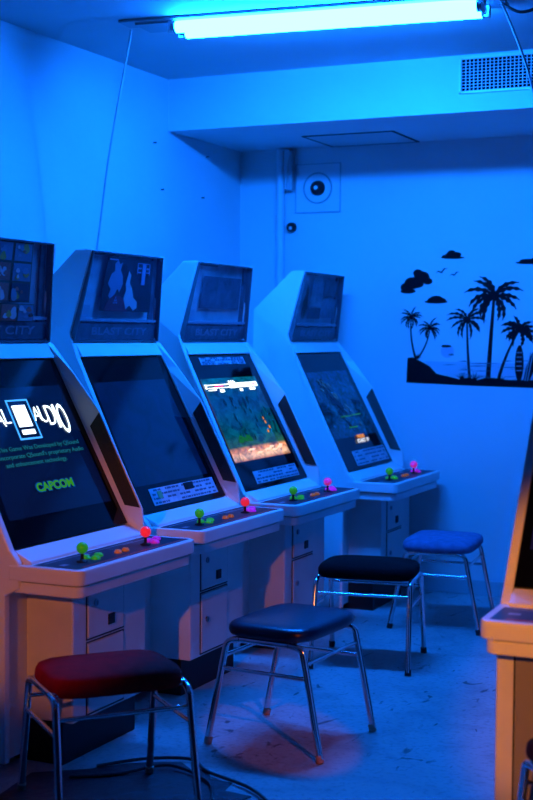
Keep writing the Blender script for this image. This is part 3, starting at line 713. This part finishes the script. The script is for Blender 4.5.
# ================================================================ stools
STOOL_LABELS = {}
def stool(x, y, th, label, seatm, footm, pad=.05, bulge=.012, hwx=.150, hwy=.205, drop=0):
    r = root('stool', (x, y, 0), th, label, 'stool', 'chrome-legged stools')
    fa, fb, ta, tb, h = .200, .192, .128, .186, .345; R = .0105
    leg_id = {}
    for sy in (-1, 1):
        for sx in (-1, 1):
            bm = bmesh.new(); tube(bm, fillet([(sx * fa, sy * fb, .012), (sx * (ta + .006), sy * tb, h - .008), (sx * (ta - .04), sy * tb, h)], .034, 6), R, 12)
            l = link('leg', bm, M_CHROME, r, smooth=True)
            bm = bmesh.new(); d = Vector((sx * (ta - fa), sy * (tb - fb), h)).normalized(); f0 = Vector((sx * fa, sy * fb, 0))
            tube(bm, [f0 + Vector((0, 0, .001)), f0 + d * .024], .0125, 12); link('rubber_foot', bm, footm, l, smooth=True)
        bm = bmesh.new(); tube(bm, [(-ta + .042, sy * tb, h), (ta - .042, sy * tb, h)], R, 12); link('seat_rail', bm, M_CHROME, r, smooth=True)
        t = .72; zz = h * t - .0; xx = fa + (ta - fa) * t; yy = fb + (tb - fb) * t
        bm = bmesh.new(); tube(bm, [(-xx, sy * yy, zz), (xx, sy * yy, zz)], .0065, 10); link('stretcher', bm, M_CHROME, r, smooth=True)
    for sx in (-1, 1):
        xx = ta - .030
        bm = bmesh.new(); tube(bm, [(sx * xx, -tb, h + .002), (sx * xx, tb, h + .002)], .0085, 10); link('side_rail', bm, M_CHROME, r, smooth=True)
        t = .84; xx = fa + (ta - fa) * t; yy = fb + (tb - fb) * t
        bm = bmesh.new(); tube(bm, [(sx * xx, -yy, h * t), (sx * xx, yy, h * t)], .0065, 10); link('stretcher', bm, M_CHROME, r, smooth=True)
    # padded seat: rounded rectangle, domed, with a rolled lower edge
    bm = bmesh.new(); n = 44; rings = []
    levels = [(.86, 0), (.955, .0), (.99, pad * .18), (1.0, pad * .42), (.992, pad * .68), (.955, pad * .90), (.88, pad * 1.02), (.70, pad * 1.02 + bulge * .5), (.45, pad * 1.02 + bulge * .85), (.2, pad * 1.02 + bulge)]
    def sup(a, ex=5.5):
        c, s = math.cos(a), math.sin(a); d = (abs(c) ** ex + abs(s) ** ex) ** (-1 / ex); return c * d, s * d
    for k, z in levels:
        rings.append([bm.verts.new((hwx * k * sup(2 * math.pi * i / n)[0], hwy * k * sup(2 * math.pi * i / n)[1], h + .011 - drop + z)) for i in range(n)])
    for a, b in zip(rings, rings[1:]):
        for i in range(n): bm.faces.new((a[i], a[(i + 1) % n], b[(i + 1) % n], b[i]))
    bm.faces.new(rings[0][::-1]); bm.faces.new(rings[-1])
    s = link('seat', bm, seatm, r, smooth=True)
    return r
M_RED = mat('red_velour', (.34, .004, .005), .85, spec=.15, noise=(30, .25)); M_NAVY = mat('navy_vinyl', (.005, .008, .030), .30, bump=(60, .06))
M_BRN = mat('dark_plum_velour', (.014, .002, .003), .9, spec=.15, noise=(30, .3)); M_BLU = mat('blue_velour', (.13, .17, .30), .85, spec=.2, noise=(30, .25))
stool(1.289, -.424, -.707, 'red cushioned chrome stool in front of the nearest cabinet', M_RED, M_RUBBER, .055, .012, .138, .186, .017)
stool(1.489, .373, -.07, 'navy vinyl chrome stool standing in the patch of orange light', M_NAVY, M_RUBBER, .040, .008)
stool(1.344, 1.452, -1.40, 'dark plum cushioned chrome stool between the navy and the blue one', M_BRN, M_RUBBERK, .050, .014, .142, .192, .008)
stool(1.392, 2.27, .105, 'blue cushioned chrome stool nearest the back wall', M_BLU, M_RUBBERK, .046, .010, .160, .205, .008)
stool(2.725, -.60, -.97, 'stool cut off at the bottom right corner with orange glints on its chrome', M_BRN, M_RUBBERK, .045, .010)

# ---------------------------------------------------------------- floor clutter
def flat_patch(name, pts, m, label, cat):
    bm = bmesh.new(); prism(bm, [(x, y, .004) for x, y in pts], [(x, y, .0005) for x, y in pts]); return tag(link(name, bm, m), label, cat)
flat_patch('dark_floor_patch', [(1.16, -.10), (1.22, -.06), (1.30, -.02), (1.36, -.07), (1.41, -.05), (1.45, -.12), (1.52, -.12), (1.53, -.19), (1.62, -.20), (1.60, -.27), (1.68, -.30), (1.62, -.5), (1.4, -.75), (1.0, -.62), (.95, -.3), (1.08, -.2)], mat('near_black_patch', (.008, .008, .010), .5, bump=(25, .6)), 'ragged dark patch flat on the floor under the red stool', 'floor sheet')  # thin flat patch, near black, with a ragged outline
cord('floor_cable', [(1.10, -.18, .010), (1.2, -.06, .012), (1.32, .0, .010), (1.42, -.08, .010), (1.60, -.16, .010), (1.75, -.3, .010)], .005, M_CORDK, 'thin black cable trailing on the floor at the bottom edge near the red stool', 'cable')
cord('floor_cable', [(1.08, -.30, .010), (1.19, -.22, .010), (1.30, -.10, .018), (1.46, -.16, .010), (1.55, -.3, .010)], .005, M_CORDK, 'black cable curling over the ragged dark floor patch', 'cable')
